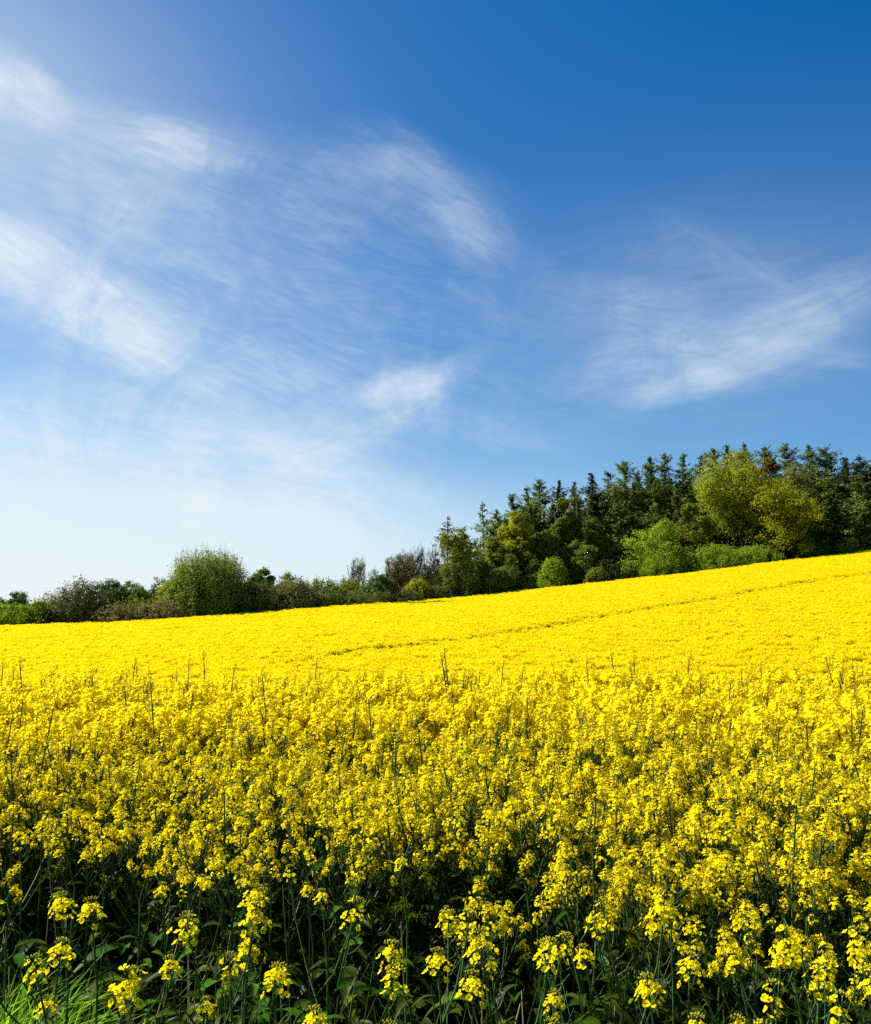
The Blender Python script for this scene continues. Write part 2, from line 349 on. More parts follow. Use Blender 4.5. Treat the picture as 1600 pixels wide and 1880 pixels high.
def make_plant(r, H=1.0, nb=5, leader=0.0, low=0.45):
    """returns stem builder, foliage builder, head list [(pos, dir, scale)]; height H to the top of the main head"""
    st, fo = MB(), MB(); lean = r.normal(0, .05 if leader <= 0 else .11, 2)
    tt = np.linspace(0, 1, 6); top = H - .09 + leader
    P = np.stack([lean[0] * tt ** 2 + r.normal(0, .006, 6), lean[1] * tt ** 2 + r.normal(0, .006, 6), tt * top], -1); P[0, :2] = 0
    tube(st, P, np.linspace(.0062, .0024, 6), 5)
    heads = [(P[-1], unit(P[-1] - P[-2]), 1.0 if leader <= 0 else .62)]
    def along(t): return np.array([np.interp(t, tt, P[:, k]) for k in range(3)])
    th0 = r.uniform(0, 6.28)
    if leader > 0:
        for i in range(16):                                   # bare leader with pods all the way up
            o = along(1 - (leader + .05) / top * i / 16.); th = i * 2.4; l = .045
            tube(st, [o, o + [math.cos(th) * l * .4, math.sin(th) * l * .4, l * .1], o + [math.cos(th) * l * .7, math.sin(th) * l * .7, l * .65]], [.0007, .0013, .0006], 3)
    for i in range(nb):
        t = low + (.86 - low) * (i + r.uniform(0, .8)) / max(nb, 1); o = along(t * (H - .09) / top); th = th0 + i * 2.39996
        zt = (H - .09) * r.uniform(.84, 1.0) if r.random() < .8 else (H - .09) * r.uniform(.68, .84)
        zt = max(zt, o[2] + .10); dz = zt - o[2]; out = dz * r.uniform(.35, .85)
        d = np.array([math.cos(th), math.sin(th), 0])
        Q = np.array([o, o + d * out * .5 + [0, 0, dz * .35], o + d * out * .85 + [0, 0, dz * .7], o + d * out + [0, 0, dz]])
        tube(st, Q, [.0034, .0028, .0023, .0019], 4)
        heads.append((Q[-1], unit(unit(Q[-1] - Q[-2]) + np.array([0, 0, .6])), r.uniform(.55, 1.12)))
        if r.random() < .9: leaf_strip(fo, r, o, (math.cos(th + .2), math.sin(th + .2), r.uniform(.3, .9)), r.uniform(.06, .12), r.uniform(.018, .035), 0, .6)
        if r.random() < .5:                                   # side shoot with unopened buds
            o2 = Q[1]; d2 = unit(d + r.normal(0, .6, 3)); e = o2 + d2 * .05 + np.array([0, 0, .10]); tube(st, [o2, (o2 + e) / 2 + d2 * .01, e], .0013, 3)
            cards(fo, e + r.normal(0, .006, (10, 3)), .009, .004, [0, 0, 1], .6, 1, r)
    for i in range(9):                                        # broad leaves down the stem
        t = .10 + .45 * i / 9; th = r.uniform(0, 6.28); o = along(t * (H - .09) / top)
        leaf_strip(fo, r, o, (math.cos(th), math.sin(th), r.uniform(.1, .9)), r.uniform(.12, .22), r.uniform(.04, .075), 0, r.uniform(.4, 1.0))
    return st, fo, heads

def head_matrix(p_, d_, s_, rz):
    q = Vector((0, 0, 1)).rotation_difference(Vector(d_)).to_matrix().to_4x4()
    return Matrix.Translation(Vector(p_)) @ q @ Matrix.Rotation(rz, 4, 'Z') @ Matrix.Scale(s_, 4)

PM = [MATS['petal'], MATS['bud'], MATS['crop_stem'], MATS['crop_leaf']]
HEADS = [make_raceme(np.random.default_rng(100 + k), n=22 + 3 * k, La=.034 + .008 * (k % 4), rad=.0195 + .0016 * (k % 3), fl=.0074) for k in range(7)]
def with_sides(h, k, r):
    """a head of several racemes: the main one and one or two smaller side racemes just below it"""
    for j in range(2 + k % 2):
        th = r.uniform(0, 6.28); d = np.array([math.cos(th), math.sin(th), 0]); rr = r.uniform(.030, .050); c = d * rr + np.array([0, 0, -r.uniform(.015, .055)])
        tube(h, [[0, 0, c[2] - .05], d * rr * .6 + [0, 0, c[2] - .02], c], .0013, 3, 2)
        h.merge(make_raceme(r, n=13 + int(r.integers(0, 8)), La=.030, rad=.0185, lod=1), np.array(head_matrix(c, unit(d * .6 + [0, 0, 1]), r.uniform(.8, 1.0), r.uniform(0, 6.28))))
    return h
for k in range(7):
    with_sides(HEADS[k], k, np.random.default_rng(160 + k))
HEADS.append(make_raceme(np.random.default_rng(120), n=9, La=.040, rad=.016))          # just opening
HEADS.append(make_raceme(np.random.default_rng(121), n=12, La=.045, rad=.019))
HEADS += [make_raceme(np.random.default_rng(122 + k), n=26 + 5 * k, La=.038 + .008 * k, rad=.0215, fl=.0078) for k in range(2)]
HEAD_ME = [h.mesh('flower_head', PM[:3]) for h in HEADS]
PLANTS = []
for k in range(14):
    r = np.random.default_rng(200 + k)
    if k < 8: st, fo, hd = make_plant(r, 1.0, 8 + k % 3)
    elif k < 11: st, fo, hd = make_plant(r, 1.0, 5, leader=.08 + .05 * (k - 8))
    else: st, fo, hd = make_plant(r, 1.0, 1 + (k - 11), low=.55)                       # thin front plants with few heads
    hd = [(p_, d_, s_, int(r.integers(0, 7)) if k < 11 else int(r.choice([8, 9, 9, 10, 10]))) for p_, d_, s_ in hd]
    if 8 <= k < 11: hd[0] = hd[0][:3] + (7,)
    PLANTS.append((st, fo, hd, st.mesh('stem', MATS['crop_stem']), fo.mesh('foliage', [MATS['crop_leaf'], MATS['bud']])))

def place_plant(k, x, y, h, rz, label, group, r, hs=1.0):
    t = empty('rapeseed_plant', (x, y, gz(x, y)), rz); t.scale = (1, 1, 1)
    tag(t, label, 'rapeseed plant', group)
    st, fo, hd, ms, mf = PLANTS[k]
    for nm, me in (('stem', ms), ('foliage', mf)):
        o = bpy.data.objects.new(nm, me); COL.objects.link(o); o.parent = t; o.scale = (h, h, h)
    for p_, d_, s_, hi in hd:
        o = bpy.data.objects.new('flower_head', HEAD_ME[hi]); COL.objects.link(o); o.parent = t
        o.matrix_local = head_matrix(p_ * h, d_, s_ * hs * (.55 + .45 * h), r.uniform(0, 6.28))
    return t

# single plants that stand out along the dark front edge: photo x, y of the head, distance, plant form, label
FRONT = [
    (75, 1742, 1.95, 12, 'small rapeseed plant with round yellow head just above the grass at bottom left'),
    (118, 1622, 2.30, 11, 'rapeseed plant with one compact yellow head over the dark gap at the left edge'),
    (172, 1632, 2.35, 11, 'rapeseed plant with pale yellow head right beside the compact head at the left'),
    (112, 1708, 2.10, 11, 'rapeseed plant with greenish yellow head standing behind the small round head by the grass'),
    (352, 1660, 2.10, 12, 'rapeseed plant with long ragged yellow head hanging over the broad weeds at left'),
    (468, 1606, 2.30, 11, 'rapeseed plant with bright button-like head alone in the left centre shadow'),
    (505, 1755, 2.05, 11, 'low rapeseed plant with half-opened greenish head above dark leaves left of centre'),
    (425, 1738, 2.10, 12, 'low rapeseed plant with two loose yellow heads beside the half-opened greenish head'),
    (580, 1836, 1.95, 11, 'very low rapeseed plant with green unopened head near the bottom left of centre'),
    (718, 1712, 2.10, 11, 'rapeseed plant with yellow head under a green bud cap in the dark centre'),
    (710, 1862, 1.90, 11, 'lowest rapeseed head at the bottom edge left of centre, barely open'),
    (806, 1728, 2.15, 11, 'small rapeseed plant with half-open head just right of the bud-capped one'),
    (868, 1768, 2.00, 11, 'rapeseed plant with small bright head near the bottom centre'),
    (1028, 1700, 2.05, 12, 'rapeseed plant with full round yellow head and pale stem right of the centre shadow'),
    (1010, 1858, 1.90, 11, 'rapeseed plant with greenish head cut by the bottom edge right of centre'),
    (1113, 1636, 2.05, 12, 'rapeseed plant with heavy yellow head on thick upright stem in the right foreground'),
    (1192, 1772, 1.95, 11, 'rapeseed plant with domed yellow head low in the right foreground'),
    (1265, 1732, 2.00, 11, 'rapeseed plant with narrow yellow head above the domed low one'),
    (1280, 1848, 1.85, 11, 'rapeseed plant with flat-topped yellow head at the bottom right edge'),
    (1355, 1850, 1.85, 11, 'rapeseed plant with tall yellow head at the bottom edge beside the flat-topped one'),
    (1450, 1690, 1.95, 13, 'rapeseed plant with cluster of wide yellow heads at lower right'),
    (1538, 1812, 1.80, 12, 'rapeseed plant with big loose yellow head in the bottom right corner'),
    (1580, 1690, 1.90, 13, 'rapeseed plant with tall dense heads at the right edge above the corner'),
]
rp = np.random.default_rng(5)
for px, py, Y, k, lab in FRONT:
    q = at(px, py, Y); g = gz(q[0], q[1]); st, fo, hd, *_ = PLANTS[k]
    h = (q[2] - g) / 0.99; rz = rp.uniform(0, 6.28); hp = Matrix.Rotation(rz, 3, 'Z') @ Vector(hd[0][0] * h)
    place_plant(k, q[0] - hp.x, q[1] - hp.y, h, rz, lab, 'rapeseed plants along the front edge', rp, 1.22)

def crop_edge(x): return np.interp(x, [-1.6, -1.0, -.4, .1, .5, .8, 1.3], [2.55, 2.5, 2.45, 2.35, 2.15, 2.0, 1.85])
def crop_height(x, y):
    e = y - crop_edge(x); return np.interp(e, [0, .5, 1.3, 2.4, 4.0, 8], [.80, .90, 1.0, 1.08, 1.14, 1.14])
cell = .155; pts = []
for gx in np.arange(-14, 14, cell):
    for gy_ in np.arange(1.6, 24, cell):
        x, y = gx + rp.uniform(-.5, .5) * cell * .95, gy_ + rp.uniform(-.5, .5) * cell * .95
        if y > crop_edge(x) and x < .5 * y + 1.2 and x > -.5 * y - (1.2 if y < 2.9 else 3.2) and rp.random() < np.interp(y - crop_edge(x), [0, .5, 1.2, 2.5], [.27, .38, .74, 1.0] if x < .3 else [.40, .54, .85, 1.0]): pts.append((x, y))
pts = np.array(pts); seen = np.abs(pts[:, 0]) < .49 * pts[:, 1] + .06
order = np.argsort(np.hypot(pts[:, 0], pts[:, 1]) + np.where(seen, 0, 1000)); NIND = 277
ROWS = [(2.9, 'short rapeseed plant with loose yellow heads in the shaded front row of the crop'), (3.9, 'rapeseed plant with dense yellow heads just behind the shaded front row'), (99, 'rapeseed plant deeper in the crop, its yellow heads merging with its neighbours')]
TALL = 'tall rapeseed plant with a thin bare leader and small green tip above the crop'
for i in order[:NIND]:
    x, y = pts[i]; k = int(rp.choice(11, p=[.1075] * 8 + [.05, .05, .04])); h = float(crop_height(x, y)) * rp.uniform(.90, 1.07)
    e_ = y - crop_edge(x)
    if rp.random() < np.interp(e_, [0, .45, 1.0 if x < .3 else .6], [.95, .82, 0]): k = int(rp.choice([11, 11, 12]))
    lab = TALL if 8 <= k < 11 else next(l for d, l in ROWS if y < d)
    place_plant(k, x, y, h, rp.uniform(0, 6.28), lab, 'rapeseed plants packed in the front of the crop', rp, .95 if e_ > .9 else .86)

# ------------------------------------------------------------------ the rest of the crop: one object, instanced on points
def plant_proto(k, lod):
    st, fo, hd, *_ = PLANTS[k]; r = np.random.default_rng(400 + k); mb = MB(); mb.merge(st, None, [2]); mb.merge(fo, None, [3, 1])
    for p_, d_, s_, hi in hd: mb.merge(HEADS_L[hi], np.array(head_matrix(p_, d_, s_, r.uniform(0, 6.28))))
    for j in range(16):                                       # more side heads, as the crop thickens away from its edge
        th = r.uniform(0, 6.28); rr = r.uniform(.05, .13); c = np.array([math.cos(th) * rr, math.sin(th) * rr, r.uniform(.82, .98) - .05])
        tube(mb, [[c[0] * .2, c[1] * .2, .6], c * [.8, .8, .93], c], .002, 3, 2); mb.merge(HEADS_L[int(r.integers(0, 9))], np.array(head_matrix(c, unit([c[0], c[1], .5]), r.uniform(.8, 1.1), r.uniform(0, 6.28))))
    return mb
HEADS_L = [make_raceme(np.random.default_rng(140 + k), n=24, La=.042 + .008 * (k % 4), rad=.026, fl=.0114, lod=1) for k in range(9)]
PATCH = .8
def patch_proto(k):
    """a small square of far crop: stems, leaves and flower heads at lower detail"""
    r = np.random.default_rng(500 + k); mb = MB(); n = 20
    for i in range(n):
        x, y = r.uniform(-.5, .5, 2) * PATCH * 1.1; H = r.normal(1.0, .045)
        tube(mb, [[x, y, 0], [x, y, H - .06]], .005, 3, 2)
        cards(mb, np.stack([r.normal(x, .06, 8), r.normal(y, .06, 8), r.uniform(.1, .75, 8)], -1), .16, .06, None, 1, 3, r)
        for j in range(8):
            c = np.array([x + r.normal(0, .085), y + r.normal(0, .085), H - .05 - abs(r.normal(0, .045))])
            cards(mb, c + r.normal(0, 1, (16, 3)) * [.022, .022, .028], .034, .030, None, 1, 0, r)
            tube(mb, [[x, y, .6], c], .002, 3, 2)
    return mb

def scatter(name, protos, sets, mats):
    """one mesh holding prototypes and points; its geometry nodes put prototype k on the points of set k"""
    mb = MB(); kinds = []
    for k, pr in enumerate(protos):
        n0 = mb.nv; mb.merge(pr); kinds.append(np.full(mb.nv - n0, k))
    P = np.concatenate([s[0] for s in sets]); kinds += [np.full(len(s[0]), 1000 + k) for k, s in enumerate(sets)]
    n0 = mb.nv; me = mb.mesh(name, mats, P)
    def attr(nm, tp, field, v): a = me.attributes.new(nm, tp, 'POINT'); a.data.foreach_set(field, v)
    attr('kind', 'INT', 'value', np.concatenate(kinds).astype(np.int32))
    rot = np.zeros((n0 + len(P), 3), np.float32); rot[n0:] = np.concatenate([s[1] for s in sets]); attr('rot', 'FLOAT_VECTOR', 'vector', rot.ravel())
    sc = np.ones((n0 + len(P), 3), np.float32); sc[n0:] = np.concatenate([s[2] for s in sets]); attr('scl', 'FLOAT_VECTOR', 'vector', sc.ravel())
    o = bpy.data.objects.new(name, me); COL.objects.link(o)
    ng = bpy.data.node_groups.new(name, 'GeometryNodeTree')
    ng.interface.new_socket('Geometry', in_out='INPUT', socket_type='NodeSocketGeometry'); ng.interface.new_socket('Geometry', in_out='OUTPUT', socket_type='NodeSocketGeometry')
    n = ng.nodes; L = ng.links.new; gi = n.new('NodeGroupInput'); go = n.new('NodeGroupOutput'); jn = n.new('GeometryNodeJoinGeometry'); L(jn.outputs[0], go.inputs[0])
    def named(nm, tp): a = n.new('GeometryNodeInputNamedAttribute'); a.data_type = tp; a.inputs['Name'].default_value = nm; return a.outputs['Attribute']
    kd, ro, sc_ = named('kind', 'INT'), named('rot', 'FLOAT_VECTOR'), named('scl', 'FLOAT_VECTOR')
    e2r = n.new('FunctionNodeEulerToRotation'); L(ro, e2r.inputs[0])
    def sep(v):
        c = n.new('FunctionNodeCompare'); c.data_type = 'INT'; c.operation = 'EQUAL'
        ins = [i for i in c.inputs if i.type == 'INT']; L(kd, ins[0]); ins[1].default_value = v
        s_ = n.new('GeometryNodeSeparateGeometry'); s_.domain = 'POINT'; L(gi.outputs[0], s_.inputs['Geometry']); L(c.outputs[0], s_.inputs['Selection']); return s_.outputs[0]
    for k in range(len(protos)):
        ip = n.new('GeometryNodeInstanceOnPoints'); L(sep(1000 + k), ip.inputs['Points']); L(sep(k), ip.inputs['Instance']); L(e2r.outputs[0], ip.inputs['Rotation']); L(sc_, ip.inputs['Scale']); L(ip.outputs[0], jn.inputs[0])
    md = o.modifiers.new('scatter', 'NODES'); md.node_group = ng
    return o

rest = order[NIND:]; protos, sets = [], []
rest = rest[pts[rest, 1] < 23]
kk = rp.choice(11, len(rest), p=[.1] * 8 + [.075, .07, .055])
for k in range(11):
    q = pts[rest[kk == k]]; n = len(q); h = crop_height(q[:, 0], q[:, 1]) * np.clip(rp.normal(1.0, .052, n), .88, 1.15)
    protos.append(plant_proto(k, 1)); sets.append((np.stack([q[:, 0], q[:, 1], ground(q[:, 0], q[:, 1])], -1), np.stack([np.zeros(n), np.zeros(n), rp.uniform(0, 6.28, n)], -1), np.repeat(h[:, None], 3, 1)))
# far slope, with the wheel lines of the sprayer left open
def hit(px, py):
    for Y in np.arange(34, 150, .25):
        q = at(px, py, Y)
        if q[2] - CROP < gz(q[0], q[1]): return q[:2]
    return q[:2]
TRAM = [np.array([hit(*c) for c in ((520, 1213), (640, 1194), (780, 1178), (930, 1160), (1115, 1127), (1290, 1100), (1480, 1067), (1640, 1046))]),
        np.array([hit(*c) for c in ((-60, 1175), (120, 1168), (270, 1157), (330, 1152))])]
def tram_d(q):
    best = np.full(len(q), 1e9)
    for T in TRAM:
        for a, b in zip(T[:-1], T[1:]):
            t = np.clip(((q - a) @ (b - a)) / ((b - a) @ (b - a)), 0, 1); best = np.minimum(best, np.linalg.norm(q - a - t[:, None] * (b - a), axis=1))
    return best
fx, fy = np.meshgrid(np.arange(-95, 110, PATCH), np.arange(23.2, 146, PATCH)); q = np.stack([fx.ravel(), fy.ravel()], -1) + rp.uniform(-.1, .1, (fx.size, 2))
u = q[:, 0] / q[:, 1]; q = q[(np.abs(u) < .56) & (q[:, 1] < edge_D(u) + .6)]
wd = np.interp(q[:, 0] / q[:, 1], [-.1, .05, .2, .4], [.75, 1.0, 1.25, 1.5]); td = tram_d(q) / wd; gap = td < 1.15; q_tram = q[gap]; q = q[~gap]
kk = rp.integers(0, 5, len(q))
for k in range(5):
    s_ = q[kk == k]; n = len(s_); sc = np.stack([np.ones(n), np.ones(n), rp.normal(1.0, .035, n)], -1)
    protos.append(patch_proto(k)); sets.append((np.stack([s_[:, 0], s_[:, 1], ground(s_[:, 0], s_[:, 1])], -1), np.stack([np.zeros(n), np.zeros(n), rp.integers(0, 4, n) * math.pi / 2 + rp.normal(0, .05, n)], -1), sc))
def thin_proto(k):
    r = np.random.default_rng(540 + k); mb = MB(); tube(mb, [[0, 0, 0], [0, 0, .94]], .006, 3, 2)
    cards(mb, np.stack([r.normal(0, .06, 8), r.normal(0, .06, 8), r.uniform(.1, .75, 8)], -1), .16, .06, None, 1, 3, r)
    for j in range(6): cards(mb, np.array([r.normal(0, .08), r.normal(0, .08), .96 - abs(r.normal(0, .06))]) + r.normal(0, 1, (15, 3)) * [.022, .022, .028], .034, .030, None, 1, 0, r)
    return mb
qt = np.repeat(q_tram, 12, 0); qt = qt + rp.uniform(-.5, .5, qt.shape) * PATCH; keep = rp.random(len(qt)) < np.interp(tram_d(qt), [0, .35, .75, 1.2], [.12, .2, .55, .9]); qt = qt[keep]
for k in range(2):
    s_ = qt[k::2]; n = len(s_); h = rp.normal(.93, .07, n)
    protos.append(thin_proto(k)); sets.append((np.stack([s_[:, 0], s_[:, 1], ground(s_[:, 0], s_[:, 1])], -1), np.stack([np.zeros(n), np.zeros(n), rp.uniform(0, 6.28, n)], -1), np.repeat(h[:, None], 3, 1)))
tag(scatter('rapeseed_crop', protos, sets, PM), 'dense yellow flowering rapeseed covering the rolling field up to the hedge and wood', 'crop', None, 'stuff')

# ------------------------------------------------------------------ grass and weeds at the front edge
rg = np.random.default_rng(21)
def blades(mb, base, L, W, r, mat=0, lean=.5):
    n = len(base); th = r.uniform(0, 6.28, n); d = np.stack([np.cos(th), np.sin(th), 0 * th], -1); s = np.stack([-np.sin(th), np.cos(th), 0 * th], -1)
    L = (L * r.uniform(.6, 1.25, n))[:, None]; W = (W * r.uniform(.6, 1.3, n))[:, None]; k = r.uniform(.1, lean, n)[:, None]; z = np.array([0, 0, 1.0])
    P = [base, base + z * L * .45 + d * L * k * .2, base + z * L * .8 + d * L * k * .6, base + z * L * (1 - .35 * k) + d * L * k * 1.15]
    V = np.stack([P[0] - s * W * .4, P[0] + s * W * .4, P[1] + s * W * .5, P[1] - s * W * .5, P[2] + s * W * .35, P[2] - s * W * .35, P[3]], 1).reshape(-1, 3)
    i = np.arange(n)[:, None] * 7; F = np.concatenate([i + [[0, 1, 2, 3]], i + [[3, 2, 4, 5]]]); mb.add(V, F, mat)
    mb.F3.append(i + [[5, 4, 6]] + mb.nv - len(V)); mb.M3.append(np.full(n, mat))
mb = MB(); n = 5200
x = -1.25 + rg.gamma(2., .17, n); y = rg.uniform(1.55, 2.5, n); keep = x < -.62 + rg.normal(0, .09, n) - (y - 1.8) * .25; x, y = x[keep], y[keep]
hh = np.interp(x, [-1.2, -.85, -.55], [.61, .52, .36])
blades(mb, np.stack([x, y, ground(x, y)], -1), hh, rg.uniform(.004, .012, len(x)), rg, 0, .5)
tag(mb.build('grass', MATS['grass_blade']), 'bright green sunlit grass in the bottom left corner', 'grass', None, 'stuff')
mb = MB(); n = 1500
x = rg.uniform(-1.5, 1.4, n); y = crop_edge(x) - .55 + np.abs(rg.normal(0, .55, n)); z = rg.uniform(.05, .62, n) * np.interp(x, [-1.2, -.2, .6], [1.05, 1.0, .9])
for a, b, c in zip(x, y, z):
    th = rg.uniform(0, 6.28); big = rg.random() < .18
    leaf_strip(mb, rg, (a, b, c), (math.cos(th), math.sin(th), rg.uniform(-.1, 1.0)), rg.uniform(.05, .10) if not big else rg.uniform(.08, .12), rg.uniform(.016, .034) if not big else rg.uniform(.03, .05), 0 if rg.random() < .62 else 1, rg.uniform(.2, .9))
for i in range(420):                                          # thin stalks and dead straws among them
    a = rg.uniform(-1.5, 1.4); b = crop_edge(a) - .35 + abs(rg.normal(0, .5)); h = rg.uniform(.3, .8); d = rg.normal(0, .16, 2)
    tube(mb, [[a, b, 0], [a + d[0] * .4, b + d[1] * .4, h * .55], [a + d[0], b + d[1], h]], [.0024, .002, .0012], 3, 2 if rg.random() < .75 else 3)
tag(mb.build('undergrowth', [MATS['crop_leaf'], MATS['weed_leaf'], MATS['crop_stem'], MATS['dry_straw']]), 'dark tangle of weeds, stalks and broad leaves along the front of the crop', 'weeds', None, 'stuff')

# ------------------------------------------------------------------ trees and bushes
def limb(mb, a, b, r0, r1, r, k=4, sag=.12, seg=4):
    a, b = np.array(a, float), np.array(b, float); t = np.linspace(0, 1, seg + 1)[:, None]; L = np.linalg.norm(b - a)
    P = a + (b - a) * t + r.normal(0, .04 * L, (seg + 1, 3)) * np.sin(t * math.pi) + np.array([0, 0, -1]) * sag * L * np.sin(t * math.pi) * .5
    tube(mb, P, np.linspace(r0, r1, seg + 1), k); return P

def broadleaf(r, h, w, cb=.25, lobes=9, dens=1.0, leaf=.30, bush=False, open_=0.0, forks=1):
    """trunk with limbs + lobed crown of leaf clumps"""
    tr, cr = MB(), MB(); hw = w / 2; zc = (h * cb + h) / 2; hz = (h - h * cb) / 2
    LC = []
    for i in range(lobes):
        for _ in range(30):
            v = r.normal(size=3); v /= np.linalg.norm(v); v *= r.uniform(.35, .80)
            if bush: th = r.uniform(0, 6.28); q = math.sqrt(r.uniform(.05, 1)) * .75; v = np.array([math.cos(th) * q, math.sin(th) * q, r.uniform(-.9, .72 - .5 * q)])
            if all(np.linalg.norm(v - o) > .42 for o in LC): break
        LC.append(v)
    LC.append(np.array([r.normal(0, .1), r.normal(0, .1), .72])); LC.append(np.array([0, 0, 0.]))
    tops = [np.array([r.normal(0, .15) * hw * (forks > 1) * 2, r.normal(0, .1) * hw, h * (.55 + .25 * cb)]) for _ in range(forks)]
    r0 = max(.08, h * .022)
    stems = [limb(tr, [r.normal(0, .1) * forks, r.normal(0, .1), 0], t, r0 / math.sqrt(forks), r0 * .35, r, 6, 0, 5) for t in tops]
    for v in LC:
        c = np.array([v[0] * hw, v[1] * hw, zc + v[2] * hz]); rl = hw * r.uniform(.28, .44); rz = min(rl * 1.0, hz * .55)
        st = stems[r.integers(len(stems))]; zz = min(max(c[2] - .8 * np.linalg.norm(c[:2]) - .15 * h, .12 * h), st[-1][2] * .95)
        o = np.array([np.interp(zz, st[:, 2], st[:, k]) for k in range(3)]); limb(tr, o, c, r0 * .42, r0 * .12, r, 4, .1)
        m_ = int(26 * dens * (1 - .5 * open_)); uu = unit(r.normal(size=(m_, 3))) * (r.uniform(.3, 1, (m_, 1)) ** .5) * [rl, rl, rz]; K = c + uu
        for q in K[:: 3]: limb(tr, c, q, r0 * .10, r0 * .03, r, 3, .05, 2)
        nl = int(34 * dens * (1 - open_)) + 2; s = max(.20, rl * .17)
        C = (K[:, None, :] + r.normal(size=(m_, nl, 3)) * s * [1, 1, .7]).reshape(-1, 3)
        F_ = unit(C - c) + unit(C - np.repeat(K, nl, 0)) * .9 + unit(C - [0, 0, zc * .8]) * .7
        C[:, 2] = np.maximum(C[:, 2], .15); cards(cr, C, leaf, leaf * .66, None, 1, 0, r, F_)
    return tr, cr

def brushy(r, h, w, stems=90, per=40, leaf=.26, flat=.0, inner=.02, upright=1.0):
    """bush of many fine stems fanning from the ground, small leaves along their upper length"""
    tr, cr = MB(), MB(); hw = w / 2
    for i in range(stems):
        th = r.uniform(0, 6.28); q = math.sqrt(r.uniform(0, 1)); e = np.array([math.cos(th) * q * hw, math.sin(th) * q * hw, h * (max(0.04, 1 - q ** (2.4 + flat))) ** .5 * r.uniform(.80, 1.0)])
        b = np.array([e[0] * .62, e[1] * .62, 0]) + r.normal(0, .10 * hw, 3) * [1, 1, 0]
        mid = b * .5 + e * .5 + np.array([(e[0] - b[0]) * .12, (e[1] - b[1]) * .12, h * .06 * upright]) + r.normal(0, .05 * h, 3)
        t = np.linspace(0, 1, 6)[:, None]; P = (1 - t) ** 2 * b + 2 * t * (1 - t) * mid + t ** 2 * e; tube(tr, P, np.linspace(.030, .010, 6) * (.6 + h * .05), 3)
        tt = r.uniform(inner, 1.04, per)[:, None]; C = (1 - tt) ** 2 * b + 2 * tt * (1 - tt) * mid + tt ** 2 * e + r.normal(0, .06 + .030 * h, (per, 3))
        C[:, 2] = np.maximum(C[:, 2], .1); cards(cr, C, leaf, leaf * .6, (P[-1] - P[-2]) / (np.linalg.norm(P[-1] - P[-2]) + 1e-9), .8, 0, r, (C - [0, 0, h * .35]) + r.normal(0, .25 * hw, 3))
        if r.random() < .5:
            e2 = e + (P[-1] - P[-2]) * r.uniform(.3, 1.0); tube(tr, [P[-1], e2], [.014, .008], 3); cards(cr, P[-1] + (e2 - P[-1]) * r.uniform(0, 1, (4, 1)) + r.normal(0, .05, (4, 3)), leaf * .8, leaf * .4, None, 1, 0, r)
    return tr, cr

def bare(r, h, w, depth=5, forks=1, bud=0.0, up=.55):
    """leafless tree: recursive limbs down to twigs"""
    tr, cr = MB(), MB(); lim = np.array([w / 2, w / 2, h])
    def grow(p, d, L, rad, dep):
        n = 3; P = [p]; dd = d
        for i in range(n): dd = unit(dd + r.normal(0, .13, 3) + [0, 0, .05]); P.append(P[-1] + dd * L / n)
        tube(tr, P, np.linspace(rad, rad * .6, n + 1), 5 if dep > 3 else 3)
        if dep == 0:
            if bud: cards(cr, np.array(P[1:]) + r.normal(0, .12, (3, 3)), .16, .09, None, 1, 0, r)
            return
        for i in range(3 if dep < 3 else 4):
            q = P[-1] if i == 0 else P[r.integers(1, n + 1)]
            nd = unit(dd + r.normal(0, up, 3) * [1, 1, .5] + [0, 0, .18]); over = np.abs((q + nd * L * .6)[:2]) > lim[:2]
            nd[:2] = np.where(over, -nd[:2] * .4, nd[:2]); grow(q, unit(nd), L * r.uniform(.58, .76), max(rad * .55, .016), dep - 1)
    for f in range(forks):
        d = unit(np.array([r.normal(0, .32) * (forks > 1), r.normal(0, .2) * (forks > 1), 1.])); grow(np.array([r.normal(0, .15) * (forks > 1), 0, 0]), d, h * .34, h * .020 / math.sqrt(forks) + .03, depth)
    V = np.concatenate(tr.V); k = h / V[:, 2].max(); kx = min(1.6, (w / 2) / max(np.percentile(np.abs(V[:, 0]), 99), .1))
    for B in (tr, cr): B.V = [v * [kx, kx, k] for v in B.V]
    return tr, cr

